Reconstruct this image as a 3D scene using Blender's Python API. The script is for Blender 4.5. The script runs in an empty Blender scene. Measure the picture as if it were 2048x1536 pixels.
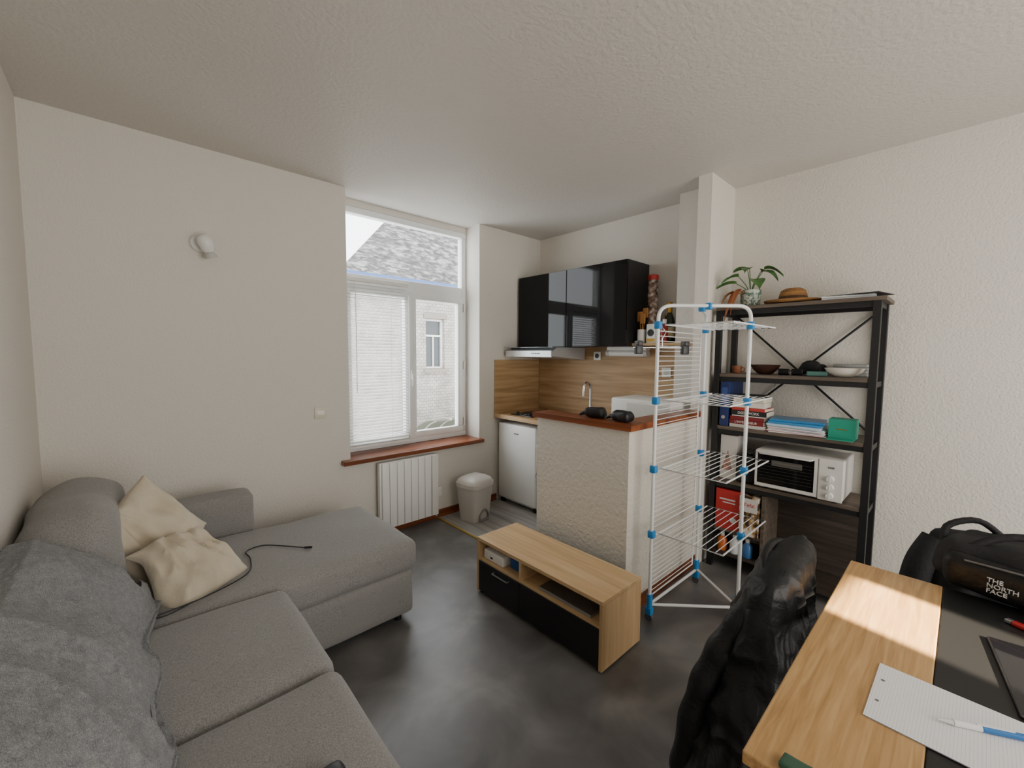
import bpy, bmesh, math, random
from mathutils import Vector, Matrix, noise
random.seed(7)
COL=bpy.context.scene.collection
# ---------------------------------------------------------------- materials
def lin(h):
    h=h.lstrip('#'); r=[int(h[i:i+2],16)/255 for i in (0,2,4)]
    return tuple((c/12.92 if c<=.04045 else ((c+.055)/1.055)**2.4) for c in r)+(1,)
MATS={}
def M(name,col,rough=.5,metal=0,bump=None,var=None,coat=0,sheen=0,spec=.5,alpha=None):
    if name in MATS: return MATS[name]
    m=bpy.data.materials.new(name); m.use_nodes=True; nt=m.node_tree; N=nt.nodes; L=nt.links
    b=N['Principled BSDF']; b.inputs['Base Color'].default_value=lin(col); b.inputs['Roughness'].default_value=rough
    b.inputs['Metallic'].default_value=metal; b.inputs['Coat Weight'].default_value=coat
    b.inputs['Sheen Weight'].default_value=sheen; b.inputs['Specular IOR Level'].default_value=spec
    tc=N.new('ShaderNodeTexCoord')
    if var: # (scale,(sx,sy,sz),[(pos,col)...],detail,distort)
        sc,st,stops,det,dis=var
        mp=N.new('ShaderNodeMapping'); mp.inputs['Scale'].default_value=st
        n=N.new('ShaderNodeTexNoise'); n.inputs['Scale'].default_value=sc; n.inputs['Detail'].default_value=det; n.inputs['Distortion'].default_value=dis
        r=N.new('ShaderNodeValToRGB')
        while len(r.color_ramp.elements)<len(stops): r.color_ramp.elements.new(.5)
        for e,(p,c) in zip(r.color_ramp.elements,stops): e.position=p; e.color=lin(c)
        L.new(tc.outputs['Object'],mp.inputs[0]); L.new(mp.outputs[0],n.inputs['Vector']); L.new(n.outputs[0],r.inputs[0]); L.new(r.outputs[0],b.inputs['Base Color'])
    if bump: # (scale,strength,distance)
        n=N.new('ShaderNodeTexNoise'); n.inputs['Scale'].default_value=bump[0]; n.inputs['Detail'].default_value=3
        if len(bump)>3: n.inputs['Distortion'].default_value=bump[3]
        bp=N.new('ShaderNodeBump'); bp.inputs['Strength'].default_value=bump[1]; bp.inputs['Distance'].default_value=bump[2]
        L.new(tc.outputs['Object'],n.inputs['Vector']); L.new(n.outputs[0],bp.inputs['Height']); L.new(bp.outputs[0],b.inputs['Normal'])
    MATS[name]=m; return m
def wood(name,stops,axis,scale=3,rough=.45,bump=None,stretch=.06,k=6):
    st=[k,k,k]; st[axis]=k*stretch
    return M(name,stops[1][1],rough,var=(scale,tuple(st),stops,6,.6),bump=bump)
OAK=[(.25,'#b29268'),(.5,'#caa97d'),(.75,'#d6ba92')]
white=M('white_plastic','#e9e8e4',.35); whitemetal=M('white_enamel','#f1f1ef',.3)
wallm=M('wall_paint','#ddd8cf',.7,bump=(85,.5,.008)); ceilm=M('ceiling_paint','#cecac3',.5,bump=(50,.5,.008))
halfm=M('rough_wall_paint','#dcd6cb',.5,bump=(45,.7,.011))
floorm=M('dark_vinyl','#666463',.34,var=(3.2,(1,1,1),[(.3,'#504e4d'),(.5,'#656362'),(.7,'#7e7c7a')],10,.5),bump=(60,.08,.002))
redwood=wood('red_brown_wood',[(.3,'#5e2f17'),(.5,'#7d4222'),(.75,'#955634')],0,3,.3)
redwoody=wood('red_brown_wood_cross',[(.3,'#6a3319'),(.5,'#874723'),(.75,'#9b5c34')],1,3,.3)
pvc=M('window_pvc','#eef0f0',.3); slatm=M('blind_slat','#eeeeea',.4)
blackgloss=M('black_gloss','#0d0d10',.04,spec=.28); blackmat=M('black_satin','#17171a',.45); blackmetal=M('black_powder_metal','#151517',.5)
chrome=M('chrome','#d8d8da',.12,1); steel=M('brushed_steel','#b9bbbd',.3,.9)
oakX=wood('oak_long',OAK,0,2.2,k=10); oakY=wood('oak_long_y',OAK,1,2.2,k=10,stretch=.05)
deskoak=wood('desk_oak',[(.3,'#a27c4b'),(.5,'#b88f5c'),(.7,'#c5a06c')],0,5,.42,stretch=.06,k=18)
splash=wood('splash_oak',[(.3,'#9c7c54'),(.5,'#b5946a'),(.7,'#c6a880')],1,2.5,.5,k=10)
splashX=wood('splash_oak_x',[(.3,'#9c7c54'),(.5,'#b5946a'),(.7,'#c6a880')],0,2.5,.5,k=10)
darkwood=wood('shelf_dark_wood',[(.3,'#4c423a'),(.5,'#62564b'),(.7,'#766a5e')],1,4,.55,k=10)
dimwood=wood('cabinet_dark_wood',[(.3,'#2e2722'),(.5,'#3c332c'),(.7,'#4a4038')],1,4,.55,k=10)
sofam=M('grey_fabric','#83817f',.95,var=(300,(1,1,1),[(.35,'#7d7b79'),(.65,'#999795')],2,0),bump=(600,.3,.002),sheen=.2,spec=.1)
beige=M('beige_cotton','#c9bda8',.9,var=(6,(1,1,1),[(.3,'#bfb39d'),(.7,'#d2c7b4')],3,0),bump=(25,.35,.01),sheen=.2,spec=.1)
fluff=M('grey_fleece','#85878a',1,var=(40,(1,1,1),[(.3,'#76787b'),(.7,'#96989a')],5,1),bump=(190,1,.008,1.5),sheen=.4,spec=.05)
nylon=M('black_nylon','#0f1012',.5,bump=(22,.4,.012,1.2),spec=.35); blackcloth=M('black_cloth','#17171a',.8,bump=(60,.5,.004))
blue=M('blue_plastic','#2f86c8',.4); rubber=M('grey_rubber','#55585c',.6)
# ---------------------------------------------------------------- mesh builder
class B:
    def __init__(s): s.bm=bmesh.new(); s.mi=0
    def _mark(s,faces):
        for f in faces: f.material_index=s.mi
    def box(s,a,b,bev=0,seg=2):
        a=Vector(a); b=Vector(b); c=(a+b)/2; d=b-a
        r=bmesh.ops.create_cube(s.bm,size=1,matrix=Matrix.Translation(c)@Matrix.Diagonal((abs(d.x),abs(d.y),abs(d.z),1)))
        vs=r['verts']; fs=set(f for v in vs for f in v.link_faces); s._mark(fs)
        if bev>0:
            es=list(set(e for v in vs for e in v.link_edges))
            r=bmesh.ops.bevel(s.bm,geom=es,offset=min(bev,min(abs(x) for x in d)*.49),segments=seg,profile=.5,affect='EDGES'); s._mark(r['faces'])
        return s
    def poly(s,pts,h):
        h=Vector(h); lo=[s.bm.verts.new(p) for p in pts]; hi=[s.bm.verts.new(Vector(p)+h) for p in pts]; n=len(pts)
        fs=[s.bm.faces.new(lo[::-1]),s.bm.faces.new(hi)]+[s.bm.faces.new((lo[i],lo[(i+1)%n],hi[(i+1)%n],hi[i])) for i in range(n)]
        s._mark(fs); return s
    def cyl(s,p0,p1,r0,r1=None,seg=20):
        return s.tube([p0,p1],r0,seg,r1)
    def tube(s,pts,r,seg=8,r1=None,closed=False):
        pts=[Vector(p) for p in pts]; n=len(pts); rings=[]; prev=None
        for i,p in enumerate(pts):
            if closed: t=(pts[(i+1)%n]-pts[i-1])
            else: t=(pts[min(i+1,n-1)]-pts[max(i-1,0)])
            if t.length<1e-9: t=Vector((0,0,1))
            t.normalize()
            if prev is None:
                a=Vector((0,0,1)) if abs(t.z)<.9 else Vector((1,0,0)); u=t.cross(a).normalized()
            else:
                u=prev-t*prev.dot(t)
                if u.length<1e-6: u=t.orthogonal()
                u.normalize()
            prev=u; w=t.cross(u)
            rr=r if not callable(r) else r(i/(n-1))
            if r1 is not None: rr=r+(r1-r)*i/(n-1)
            rings.append([s.bm.verts.new(p+(u*math.cos(2*math.pi*k/seg)+w*math.sin(2*math.pi*k/seg))*rr) for k in range(seg)])
        fs=[]
        for i in range(n if closed else n-1):
            a=rings[i]; b=rings[(i+1)%n]
            for k in range(seg): fs.append(s.bm.faces.new((a[k],a[(k+1)%seg],b[(k+1)%seg],b[k])))
        if not closed: fs+= [s.bm.faces.new(rings[0][::-1]),s.bm.faces.new(rings[-1])]
        s._mark(fs); return s
    def lathe(s,prof,c=(0,0,0),seg=28):
        c=Vector(c); rings=[]
        for r,z in prof: rings.append([s.bm.verts.new(c+Vector((max(r,1e-4)*math.cos(2*math.pi*k/seg),max(r,1e-4)*math.sin(2*math.pi*k/seg),z))) for k in range(seg)])
        fs=[]
        for a,b in zip(rings,rings[1:]):
            for k in range(seg): fs.append(s.bm.faces.new((a[k],a[(k+1)%seg],b[(k+1)%seg],b[k])))
        fs+=[s.bm.faces.new(rings[0][::-1]),s.bm.faces.new(rings[-1])]
        s._mark(fs); return s
    def sheet(s,fn,nu,nv,th=0):
        g=[[s.bm.verts.new(fn(i/nu,j/nv)) for j in range(nv+1)] for i in range(nu+1)]
        fs=[s.bm.faces.new((g[i][j],g[i+1][j],g[i+1][j+1],g[i][j+1])) for i in range(nu) for j in range(nv)]
        s._mark(fs); return s
    def closed(s,fn,nu,nv):
        rings=[[s.bm.verts.new(fn(i/nu,j/nv)) for i in range(nu)] for j in range(nv+1)]
        fs=[s.bm.faces.new((rings[j][i],rings[j][(i+1)%nu],rings[j+1][(i+1)%nu],rings[j+1][i])) for j in range(nv) for i in range(nu)]
        fs+=[s.bm.faces.new(rings[0][::-1]),s.bm.faces.new(rings[-1])]
        s._mark(fs); return s
    def soft(s,c,h,r,n=14,puff=0,fn=None,nz=None):
        c=Vector(c); h=Vector(h)
        nn=[n,n,max(3,int(n*.5))] if nz is None else [n,n,nz]
        V={}
        def vert(i,j,k):
            key=(i,j,k)
            if key not in V:
                q=Vector((2*i/nn[0]-1,2*j/nn[1]-1,2*k/nn[2]-1))
                q=Vector([math.sin(x*math.pi/2) for x in q])
                p=Vector((q.x*h.x,q.y*h.y,q.z*h.z))
                inn=Vector([max(-(h[a]-r),min(h[a]-r,p[a])) for a in range(3)]); d=p-inn
                if d.length>1e-9: p=inn+d.normalized()*r if max(abs(q.x),abs(q.y),abs(q.z))>.999 else p
                p.z+=puff*(1-q.x**2)*(1-q.y**2)*(1 if q.z>0 else -1)*abs(q.z)
                if fn: p=fn(p,q)
                V[key]=s.bm.verts.new(c+p)
            return V[key]
        fs=[]
        for ax in range(3):
            a,b=[x for x in range(3) if x!=ax]
            for side in (0,nn[ax]):
                for i in range(nn[a]):
                    for j in range(nn[b]):
                        def idx(i,j):
                            t=[0,0,0]; t[ax]=side; t[a]=i; t[b]=j; return tuple(t)
                        q=[vert(*idx(i,j)),vert(*idx(i+1,j)),vert(*idx(i+1,j+1)),vert(*idx(i,j+1))]
                        fs.append(s.bm.faces.new(q))
        s._mark(fs); return s
    def done(s,name,mats,parent=None,smooth=False,loc=(0,0,0),rot=(0,0,0),label=None,cat=None,**kw):
        bmesh.ops.recalc_face_normals(s.bm,faces=s.bm.faces[:])
        me=bpy.data.meshes.new(name); s.bm.to_mesh(me); s.bm.free()
        if not isinstance(mats,(list,tuple)): mats=[mats]
        for m in mats: me.materials.append(m)
        if smooth:
            for p in me.polygons: p.use_smooth=True
            try: me.set_sharp_from_angle(angle=math.radians(smooth if smooth>1 else 50))
            except Exception: pass
        o=bpy.data.objects.new(name,me); COL.objects.link(o); o.location=loc; o.rotation_euler=rot
        if parent: o.parent=parent
        if label: o['label']=label
        if cat: o['category']=cat
        for k,v in kw.items(): o[k]=v
        return o
def boxes(name,mat,parent,lst,bev=0):
    for a,c in lst: B().box(a,c,bev).done(name,mat,parent,smooth=40 if bev else False)
def thing(name,label,cat,loc=(0,0,0),rz=0,rot=None,**kw):
    e=bpy.data.objects.new(name,None); e.empty_display_size=.05; COL.objects.link(e); e.location=loc
    e.rotation_euler=rot if rot else (0,0,math.radians(rz)); e['label']=label; e['category']=cat
    for k,v in kw.items(): e[k]=v
    return e
def struct(o): o['kind']='structure'; return o
def text(s,size,mat,parent,loc,rot,name='lettering',ext=.0006,align='CENTER',sx=1):
    cu=bpy.data.curves.new('txt','FONT'); cu.body=s; cu.size=size; cu.extrude=ext; cu.align_x=align; cu.align_y='CENTER'
    t=bpy.data.objects.new('txt',cu); COL.objects.link(t); bpy.context.view_layer.update()
    me=bpy.data.meshes.new_from_object(t); bpy.data.objects.remove(t); me.materials.clear(); me.materials.append(mat)
    o=bpy.data.objects.new(name,me); COL.objects.link(o); o.parent=parent; o.location=loc; o.rotation_euler=rot; o.scale=(sx,1,1)
    return o
def fillet(pts,rad,n=5):
    pts=[Vector(p) for p in pts]; out=[pts[0]]
    for a,b,c in zip(pts,pts[1:],pts[2:]):
        d1=(a-b).normalized(); d2=(c-b).normalized(); p=b+d1*rad; q=b+d2*rad
        for i in range(n+1):
            t=i/n; out.append(p*(1-t)**2+b*2*t*(1-t)+q*t*t)
    return out+[pts[-1]]
def crom(pts,n=8):
    pts=[Vector(p) for p in pts]; out=[]
    for i in range(len(pts)-1):
        a,c=pts[i],pts[i+1]; p0=pts[max(i-1,0)]; p3=pts[min(i+2,len(pts)-1)]
        for k in range(n):
            t=k/n; out.append(.5*((2*a)+(c-p0)*t+(2*p0-5*a+4*c-p3)*t*t+(-p0+3*a-3*c+p3)*t**3))
    return out+[pts[-1]]
def nz(p,s,seed=0): return noise.noise(Vector(p)*s+Vector((seed,seed*1.7,seed*.3)))
R=math.radians
# ---------------------------------------------------------------- ROOM
XL,XR,YA,YF,H=-.33,3.29,3.13,-1.7,2.66
T=.34
b=B(); b.box((XL-.15,YA,0),(1.23,YA+T,H)); b.box((2.47,YA,0),(XR+.15,YA+T,H)); b.box((1.23,YA,0),(2.47,YA+T,.62)); b.box((1.23,3.34,2.61),(2.47,YA+T,H))
struct(b.done('wall_back',wallm))
struct(B().box((XL-.15,YF-.15,0),(XL,YA,H)).done('wall_left',wallm))
struct(B().box((XR,YF-.15,0),(XR+.15,YA,H)).done('wall_right',wallm))
b=B(); b.box((XL,YF-.15,0),(.5,YF,H)); b.box((2.7,YF-.15,0),(XR,YF,H)); b.box((.5,YF-.15,0),(2.7,YF,.25)); b.box((.5,YF-.15,2.35),(2.7,YF,H))
struct(b.done('wall_front',wallm))
struct(B().box((XL-.15,YF-.15,-.1),(XR+.15,YA+T,0)).done('floor',floorm))
struct(B().box((XL-.15,YF-.15,H),(XR+.15,YA+T,H+.12)).done('ceiling',ceilm))
kfloor=wood('kitchen_grey_planks',[(.3,'#7f7c78'),(.5,'#97948f'),(.7,'#aaa7a2')],1,3,.5)
struct(B().box((2.0,1.3,0),(XR,YA,.004)).done('floor_kitchen',kfloor))
struct(B().box((1.985,1.95,0),(2.0,YA-.01,.008)).done('trim_5',M('brass_strip','#c9a94e',.35,.6)))
b=B(); b.poly([(1.99,1.215,0),(2.89,1.215,0),(2.89,1.315,0),(2.10,1.315,0),(2.10,1.90,0),(1.99,1.90,0)],(0,0,1.05)); struct(b.done('wall_divider',halfm))
b=B(); b.poly([(1.965,1.19,1.05),(2.88,1.19,1.05),(2.88,1.34,1.05),(2.125,1.34,1.05),(2.125,1.925,1.05),(1.965,1.925,1.05)],(0,0,.032))
struct(b.done('trim_2',redwoody))
struct(B().box((2.89,1.2,0),(XR,1.29,H)).done('wall_pillar',wallm)); struct(B().box((3.10,1.29,0),(XR,1.52,H)).done('wall_pipe_casing',wallm))
struct(B().box((1.16,3.07,.62),(2.49,3.36,.655),.006).done('trim_1',redwood))
struct(B().box((XL,YA-.014,0),(1.99,YA,.07)).done('baseboard_back',redwood))
struct(B().box((2.0,YA-.014,.004),(2.68,YA,.07)).done('baseboard_kitchen',redwood))
struct(B().box((2.12,1.203,0),(2.88,1.215,.07)).done('baseboard_divider',redwood))
struct(B().box((XR-.014,YF,0),(XR,1.19,.07)).done('baseboard_right',redwood))
struct(B().box((XL,YF,0),(XL+.014,YA-.02,.07)).done('baseboard_left',redwood))
# window
def frame(bb,x0,x1,z0,z1,y0,y1,w,wb=None):
    wb=wb or w
    bb.box((x0,y0,z0),(x1,y1,z0+wb),.006); bb.box((x0,y0,z1-w),(x1,y1,z1),.006)
    bb.box((x0,y0,z0+wb),(x0+w,y1,z1-w),.006); bb.box((x1-w,y0,z0+wb),(x1,y1,z1-w),.006)
b=B(); frame(b,1.23,2.47,.655,2.61,3.34,3.41,.05); b.box((1.28,3.34,1.99),(2.42,3.41,2.09),.006)
win=struct(b.done('window_1',pvc,smooth=40))
b=B(); frame(b,1.28,1.86,.705,1.99,3.325,3.385,.055); b.done('sash',pvc,win,smooth=40)
b=B(); frame(b,1.86,2.42,.705,1.99,3.325,3.385,.055); b.box((1.835,3.31,.705),(1.885,3.33,1.99),.005); b.done('sash',pvc,win,smooth=40)
gm=bpy.data.materials.new('window_glass'); gm.use_nodes=True; nt=gm.node_tree; nt.nodes.clear()
o=nt.nodes.new('ShaderNodeOutputMaterial'); mx=nt.nodes.new('ShaderNodeMixShader'); tr=nt.nodes.new('ShaderNodeBsdfTransparent'); gl=nt.nodes.new('ShaderNodeBsdfGlossy'); gl.inputs['Roughness'].default_value=.02
mx.inputs[0].default_value=.05; nt.links.new(tr.outputs[0],mx.inputs[1]); nt.links.new(gl.outputs[0],mx.inputs[2]); nt.links.new(mx.outputs[0],o.inputs[0])
for a,c in (((1.33,3.352,.755),(1.81,3.356,1.94)),((1.91,3.352,.755),(2.37,3.356,1.94)),((1.275,3.37,2.085),(2.425,3.374,2.565))): B().box(a,c).done('glass_pane',gm,win)
b=B(); b.box((1.85,3.295,1.23),(1.872,3.312,1.31),.004); b.box((1.853,3.28,1.17),(1.869,3.297,1.28),.005); b.done('handle',white,win,smooth=40)
for z in (.8,1.35,1.9): B().cyl((2.437,3.325,z-.04),(2.437,3.325,z+.04),.009).done('hinge',white,win,smooth=40)
# blind
bl=thing('venetian_blind','white slatted venetian blind hanging over a window sash','blind',(1.555,3.30,.69))
B().box((-.265,-.014,1.335),(.265,.014,1.365),.003).done('headrail',white,bl)
b=B()
for i in range(49):
    z=.035+i*.0266; a=R(24)
    dy=.0125*math.cos(a); dz=.0125*math.sin(a)
    b.poly([(-.262,-dy,z-dz),(.262,-dy,z-dz),(.262,dy,z+dz),(-.262,dy,z+dz)],(0,.0004,-.0007))
b.done('slats',slatm,bl)
B().box((-.262,-.012,.0),(.262,.012,.018),.003).done('bottom_rail',white,bl)
for x,y,z0,r_ in ((-.24,-.017,.01,.0012),(.1,-.017,.01,.0012),(-.2,-.02,.45,.003)): B().cyl((x,y,z0),(x,y,1.34),r_,seg=6).done('cord',white,bl)
# ---------------------------------------------------------------- OUTSIDE
def brick():
    m=bpy.data.materials.new('painted_brick'); m.use_nodes=True; nt=m.node_tree; N=nt.nodes; L=nt.links; p=N['Principled BSDF']; p.inputs['Roughness'].default_value=.9
    tc=N.new('ShaderNodeTexCoord'); mp=N.new('ShaderNodeMapping'); mp.inputs['Rotation'].default_value=(R(90),0,0); bt=N.new('ShaderNodeTexBrick')
    bt.inputs['Scale'].default_value=6; bt.inputs['Mortar Size'].default_value=.02; bt.inputs['Color1'].default_value=lin('#bfbfbe'); bt.inputs['Color2'].default_value=lin('#adadab'); bt.inputs['Mortar'].default_value=lin('#757371'); bt.inputs['Row Height'].default_value=.3
    nn=N.new('ShaderNodeTexNoise'); nn.inputs['Scale'].default_value=4; nn.inputs['Detail'].default_value=8
    mm=N.new('ShaderNodeMix'); mm.data_type='RGBA'; mm.blend_type='MULTIPLY'; mm.inputs[0].default_value=.5
    L.new(tc.outputs['Object'],mp.inputs[0]); L.new(mp.outputs[0],bt.inputs[0]); L.new(tc.outputs['Object'],nn.inputs['Vector'])
    r=N.new('ShaderNodeValToRGB'); r.color_ramp.elements[0].position=.35; r.color_ramp.elements[0].color=(.45,.44,.42,1); r.color_ramp.elements[1].position=.6
    L.new(nn.outputs[0],r.inputs[0]); L.new(bt.outputs[0],mm.inputs[6]); L.new(r.outputs[0],mm.inputs[7]); L.new(mm.outputs[2],p.inputs['Base Color']); return m
brickm=brick()
bd=thing('neighbouring_house','white painted brick house with a slate roof across the yard','house',(4,6.2,-3))
b=B(); b.box((-3,0,0),(-.25,.3,5.55)); b.box((.12,0,0),(3,.3,5.55)); b.box((-.25,0,0),(.12,.3,4.2)); b.box((-.25,0,5.05),(.12,.3,5.55)); b.done('facade',brickm,bd)
b=B(); frame(b,-.25,.12,4.2,5.05,.06,.12,.035); b.box((-.25,.07,4.75),(.12,.11,4.78)); b.box((-.075,.07,4.22),(-.055,.11,4.75)); b.done('window_frame',pvc,bd)
b=B(); b.box((-.22,.1,4.23),(.1,.105,5.02)); b.done('window_pane',M('dark_pane','#4b545c',.1),bd)
stone=M('stone','#8d8a85',.8)
B().box((-.3,-.05,4.14),(.17,.05,4.2)).done('window_ledge',stone,bd); B().box((-.3,-.02,5.05),(.17,.02,5.13)).done('window_lintel',stone,bd)
slate=M('slate_roof','#5a5a5e',.8,var=(7,(1,1,2),[(.35,'#3c3c40'),(.5,'#5c5c5f'),(.65,'#9a9a9a')],9,.8),bump=(20,.5,.03))
b=B(); b.poly([(-1.75,-.15,5.6),(3,-.15,5.6),(3,1.4,7.05),(-.28,1.4,6.93)],(0,.1,-.02)); b.done('roof',slate,bd)
b=B(); b.box((-1.9,-.22,5.55),(3,-.1,5.63)); b.done('gutter',M('blue_grey_zinc','#4a69a0',.5),bd)
b=thing('glazed_lean_to','curved glass lean-to roof with pale frame in the yard','roof',(3.3,5.2,-1))
for k in range(5):
    B().tube([(.2+k*.28,1.0*math.cos(t*math.pi/2/8)-.1,.75+.75*math.sin(t*math.pi/2/8)) for t in range(9)],.02,6).done('rib',M('pale_frame','#9c9c94',.6),b)
B().tube([(0,.9,.75),(1.5,.9,.75)],.03,6).done('eave_bar',MATS['pale_frame'],b)
bb=B(); bb.sheet(lambda u,v:Vector((u*1.5,1.0*math.cos(v*math.pi/2)-.1,.74+.75*math.sin(v*math.pi/2))),4,10); bb.done('glazing',M('mossy_pane','#5c6258',.4),b)
B().box((0,-.1,0),(1.5,.88,.74)).done('lean_to_wall',stone,b)
# ---------------------------------------------------------------- RADIATOR
r=thing('electric_radiator','white slim electric panel radiator mounted under the window','radiator',(1.69,3.13,.06))
B().box((-.265,-.075,0),(.265,-.03,.54),.008).done('radiator_body',whitemetal,r,smooth=40)
for i in range(7): x=-.25+i*.0635; B().box((x,-.094,.01),(x+.0605,-.07,.535),.005).done('fin',whitemetal,r,smooth=40)
B().box((.2,-.094,.01),(.262,-.07,.535),.004).done('control_strip',white,r,smooth=40)
boxes('wall_bracket',white,r,[((-.2,-.03,.1),(-.15,0,.4)),((.1,-.03,.1),(.15,0,.4))])
B().box((.28,-.03,.14),(.34,0,.22),.006).done('connection_box',white,r)
B().tube([(.23,-.06,.01),(.27,-.05,-.02),(.31,-.02,.05),(.31,-.015,.14)],.004,6).done('cable',white,r)
s=thing('wall_switch','square cream light switch plate on the white wall','switch',(1.02,3.13,1.03))
B().box((-.041,-.009,-.041),(.041,0,.041),.004).done('plate',M('cream_plastic','#dcd5c0',.4),s,smooth=40); B().box((-.025,-.013,-.016),(.025,-.008,.016),.003).done('rocker',M('white_rocker','#f2f0e8',.35),s,smooth=40)
s=thing('wall_spotlight','small white adjustable spotlight fixed to the wall','lamp',(.36,3.13,2.07))
B().tube([(0,0,.03),(0,-.012,.03),(0,-.024,.03)],lambda t:.052-.006*t*t,26).done('mount',white,s,smooth=40)
B().tube([(.0,-.02,.03),(.01,-.05,.03)],.012,10).done('arm',white,s,smooth=60)
B().tube([(.0,-.09,.07),(.008,-.086,.055),(.018,-.082,.03),(.028,-.078,-.0),(.036,-.074,-.025)],lambda t:(.015,.036,.042,.036,.026)[min(4,int(t*4+.01))],18).done('lamp_head',white,s,smooth=60)
B().cyl((.037,-.073,-.028),(.046,-.069,-.056),.022,.034).done('bulb',M('frosted_bulb','#c4c4c2',.2),s,smooth=60)
# ---------------------------------------------------------------- BIN
bn=thing('pedal_bin','pale grey plastic pedal bin with domed lid by the wall','bin',(2.24,2.90,.004),rz=10)
gp=M('pale_grey_plastic','#c3beb7',.4)
def binf(z0,z1,w0,w1,d0,d1,n,rr):
    def f(u,v):
        a=2*math.pi*u; ca,sa=math.cos(a),math.sin(a); e=.45
        w=w0+(w1-w0)*v; d=d0+(d1-d0)*v
        return Vector((math.copysign(abs(ca)**e,ca)*w,math.copysign(abs(sa)**e,sa)*d,z0+(z1-z0)*v))
    return f
b=B(); b.closed(binf(0,.30,.112,.136,.10,.125,0,0),40,6); b.done('bucket',gp,bn,smooth=50)
b=B(); b.closed(lambda u,v:binf(.30,.335,.144,.144,.132,.132,0,0)(u,v),40,2)
b.closed(lambda u,v:Vector((binf(.335,.335,1,1,1,1,0,0)(u,0).x*.138*math.cos(v*1.45),binf(.335,.335,1,1,1,1,0,0)(u,0).y*.126*math.cos(v*1.45),.335+.06*math.sin(v*1.5))),40,8); b.done('lid',M('pale_grey_lid','#cfcac3',.35),bn,smooth=50)
b=B(); b.box((-.05,-.125,.0),(.05,-.10,.018),.004); b.tube(crom([(-.055,-.108,.0),(-.05,-.11,.06),(0,-.113,.10),(.05,-.11,.06),(.055,-.108,.0)],5),.009,8); b.done('pedal',M('grey_pedal','#84817d',.5),bn,smooth=50)
# ---------------------------------------------------------------- KITCHEN
fr=thing('mini_fridge','small white fridge under the worktop','fridge',(2.98,2.84,.004))
B().box((-.25,-.255,.02),(.29,.255,.79),.006).done('body',whitemetal,fr,smooth=40)
B().box((-.295,-.255,.05),(-.252,.255,.79),.014,3).done('door',whitemetal,fr,smooth=40)
boxes('foot',blackmat,fr,[((x,y,0),(x+.05,y+.04,.03)) for x in (-.27,.22) for y in (-.24,.2)])
B().box((-.298,-.03,.70),(-.295,.03,.712)).done('badge',steel,fr)
b=B(); b.sheet(lambda u,v:Vector((2.672-.010*math.sin(u*9)-.012*v,2.56-.08*u,.66-.30*v+.03*math.sin(u*7)*v)),14,10)
o=b.done('tea_towel',M('cream_towel','#cfc3b4',.95),label='cream tea towel hanging from the worktop edge beside the fridge',cat='towel',smooth=60); sm=o.modifiers.new('s','SOLIDIFY'); sm.thickness=.006
bc=thing('base_cabinet','white kitchen base unit under the worktop','cabinet',(2.98,1.93,.004))
B().box((-.27,-.39,.1),(.3,.62,.834),.003).done('body',white,bc)
B().box((-.292,-.39,.1),(-.272,.11,.83),.003).done('door',white,bc); B().box((-.292,.12,.1),(-.272,.61,.83),.003).done('door',white,bc)
B().box((-.22,-.39,0),(.3,.62,.1)).done('plinth',blackmat,bc)
B().poly([(2.65,1.32,.84),(3.095,1.32,.84),(3.095,1.525,.84),(XR-.002,1.525,.84),(XR-.002,YA-.002,.84),(2.65,YA-.002,.84)],(0,0,.038)).done('worktop',splash,label='oak effect kitchen worktop along the wall',cat='worktop')
B().box((2.655,YA-.012,.879),(XR-.014,YA-.002,1.405)).done('backsplash',splashX,label='oak effect splashback panel behind the hob corner',cat='splashback')
B().box((XR-.012,1.53,.879),(XR-.002,YA-.014,1.535)).done('backsplash',splash,label='long oak effect splashback panel behind the sink',cat='splashback')
hb=thing('hob','black two burner electric hob set in the worktop','hob',(2.97,2.82,.878))
B().box((-.25,-.14,0),(.25,.14,.01),.003).done('hob_plate',M('hob_black','#141414',.15),hb)
B().cyl((-.11,0,.01),(-.11,0,.018),.09).done('burner',blackmat,hb,smooth=40); B().cyl((.11,0,.01),(.11,0,.018),.07).done('burner',blackmat,hb,smooth=40)
B().cyl((-.21,-.08,.01),(-.21,-.08,.03),.016).done('knob',blackmat,hb,smooth=40); B().cyl((-.21,.08,.01),(-.21,.08,.03),.016).done('knob',blackmat,hb,smooth=40)
sk=thing('kitchen_sink','stainless steel sink with drainer','sink',(2.97,2.22,.878))
B().box((-.22,-.36,0),(.22,.3,.006),.003).done('rim',steel,sk,smooth=40)
B().box((-.17,-.05,.0062),(.17,.26,.008)).done('basin',M('sink_bowl','#6e7072',.3,.8),sk)
fa=thing('kitchen_tap','chrome swan neck kitchen tap behind the half wall','tap',(3.06,2.27,.884))
b=B(); b.cyl((0,0,0),(0,0,.04),.024,.02); b.tube([(0,0,.04)]+[(-.0,0,.25)]+[(-.05+.05*math.cos(t),.0,.27+.06*math.sin(t)) for t in [k*math.pi/8 for k in range(9)]]+[(-.1,0,.21)],.011,10); b.done('spout',chrome,fa,smooth=50)
B().tube([(0,-.02,.03),(0,-.05,.05),(0,-.075,.09)],.006,8).done('lever',chrome,fa,smooth=50)
mw=thing('microwave_oven','white microwave seen from behind on the worktop','microwave',(2.905,1.57,.878))
B().box((-.18,-.22,.008),(.17,.26,.26),.014,3).done('body',white,mw,smooth=40)
B().box((-.186,-.2,.02),(-.181,.12,.23),.002).done('door',M('mw_door','#d9d9d6',.2),mw)
boxes('foot',blackmat,mw,[((x,y,0),(x+.03,y+.03,.009)) for x in (-.15,.12) for y in (-.18,.2)])
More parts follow.
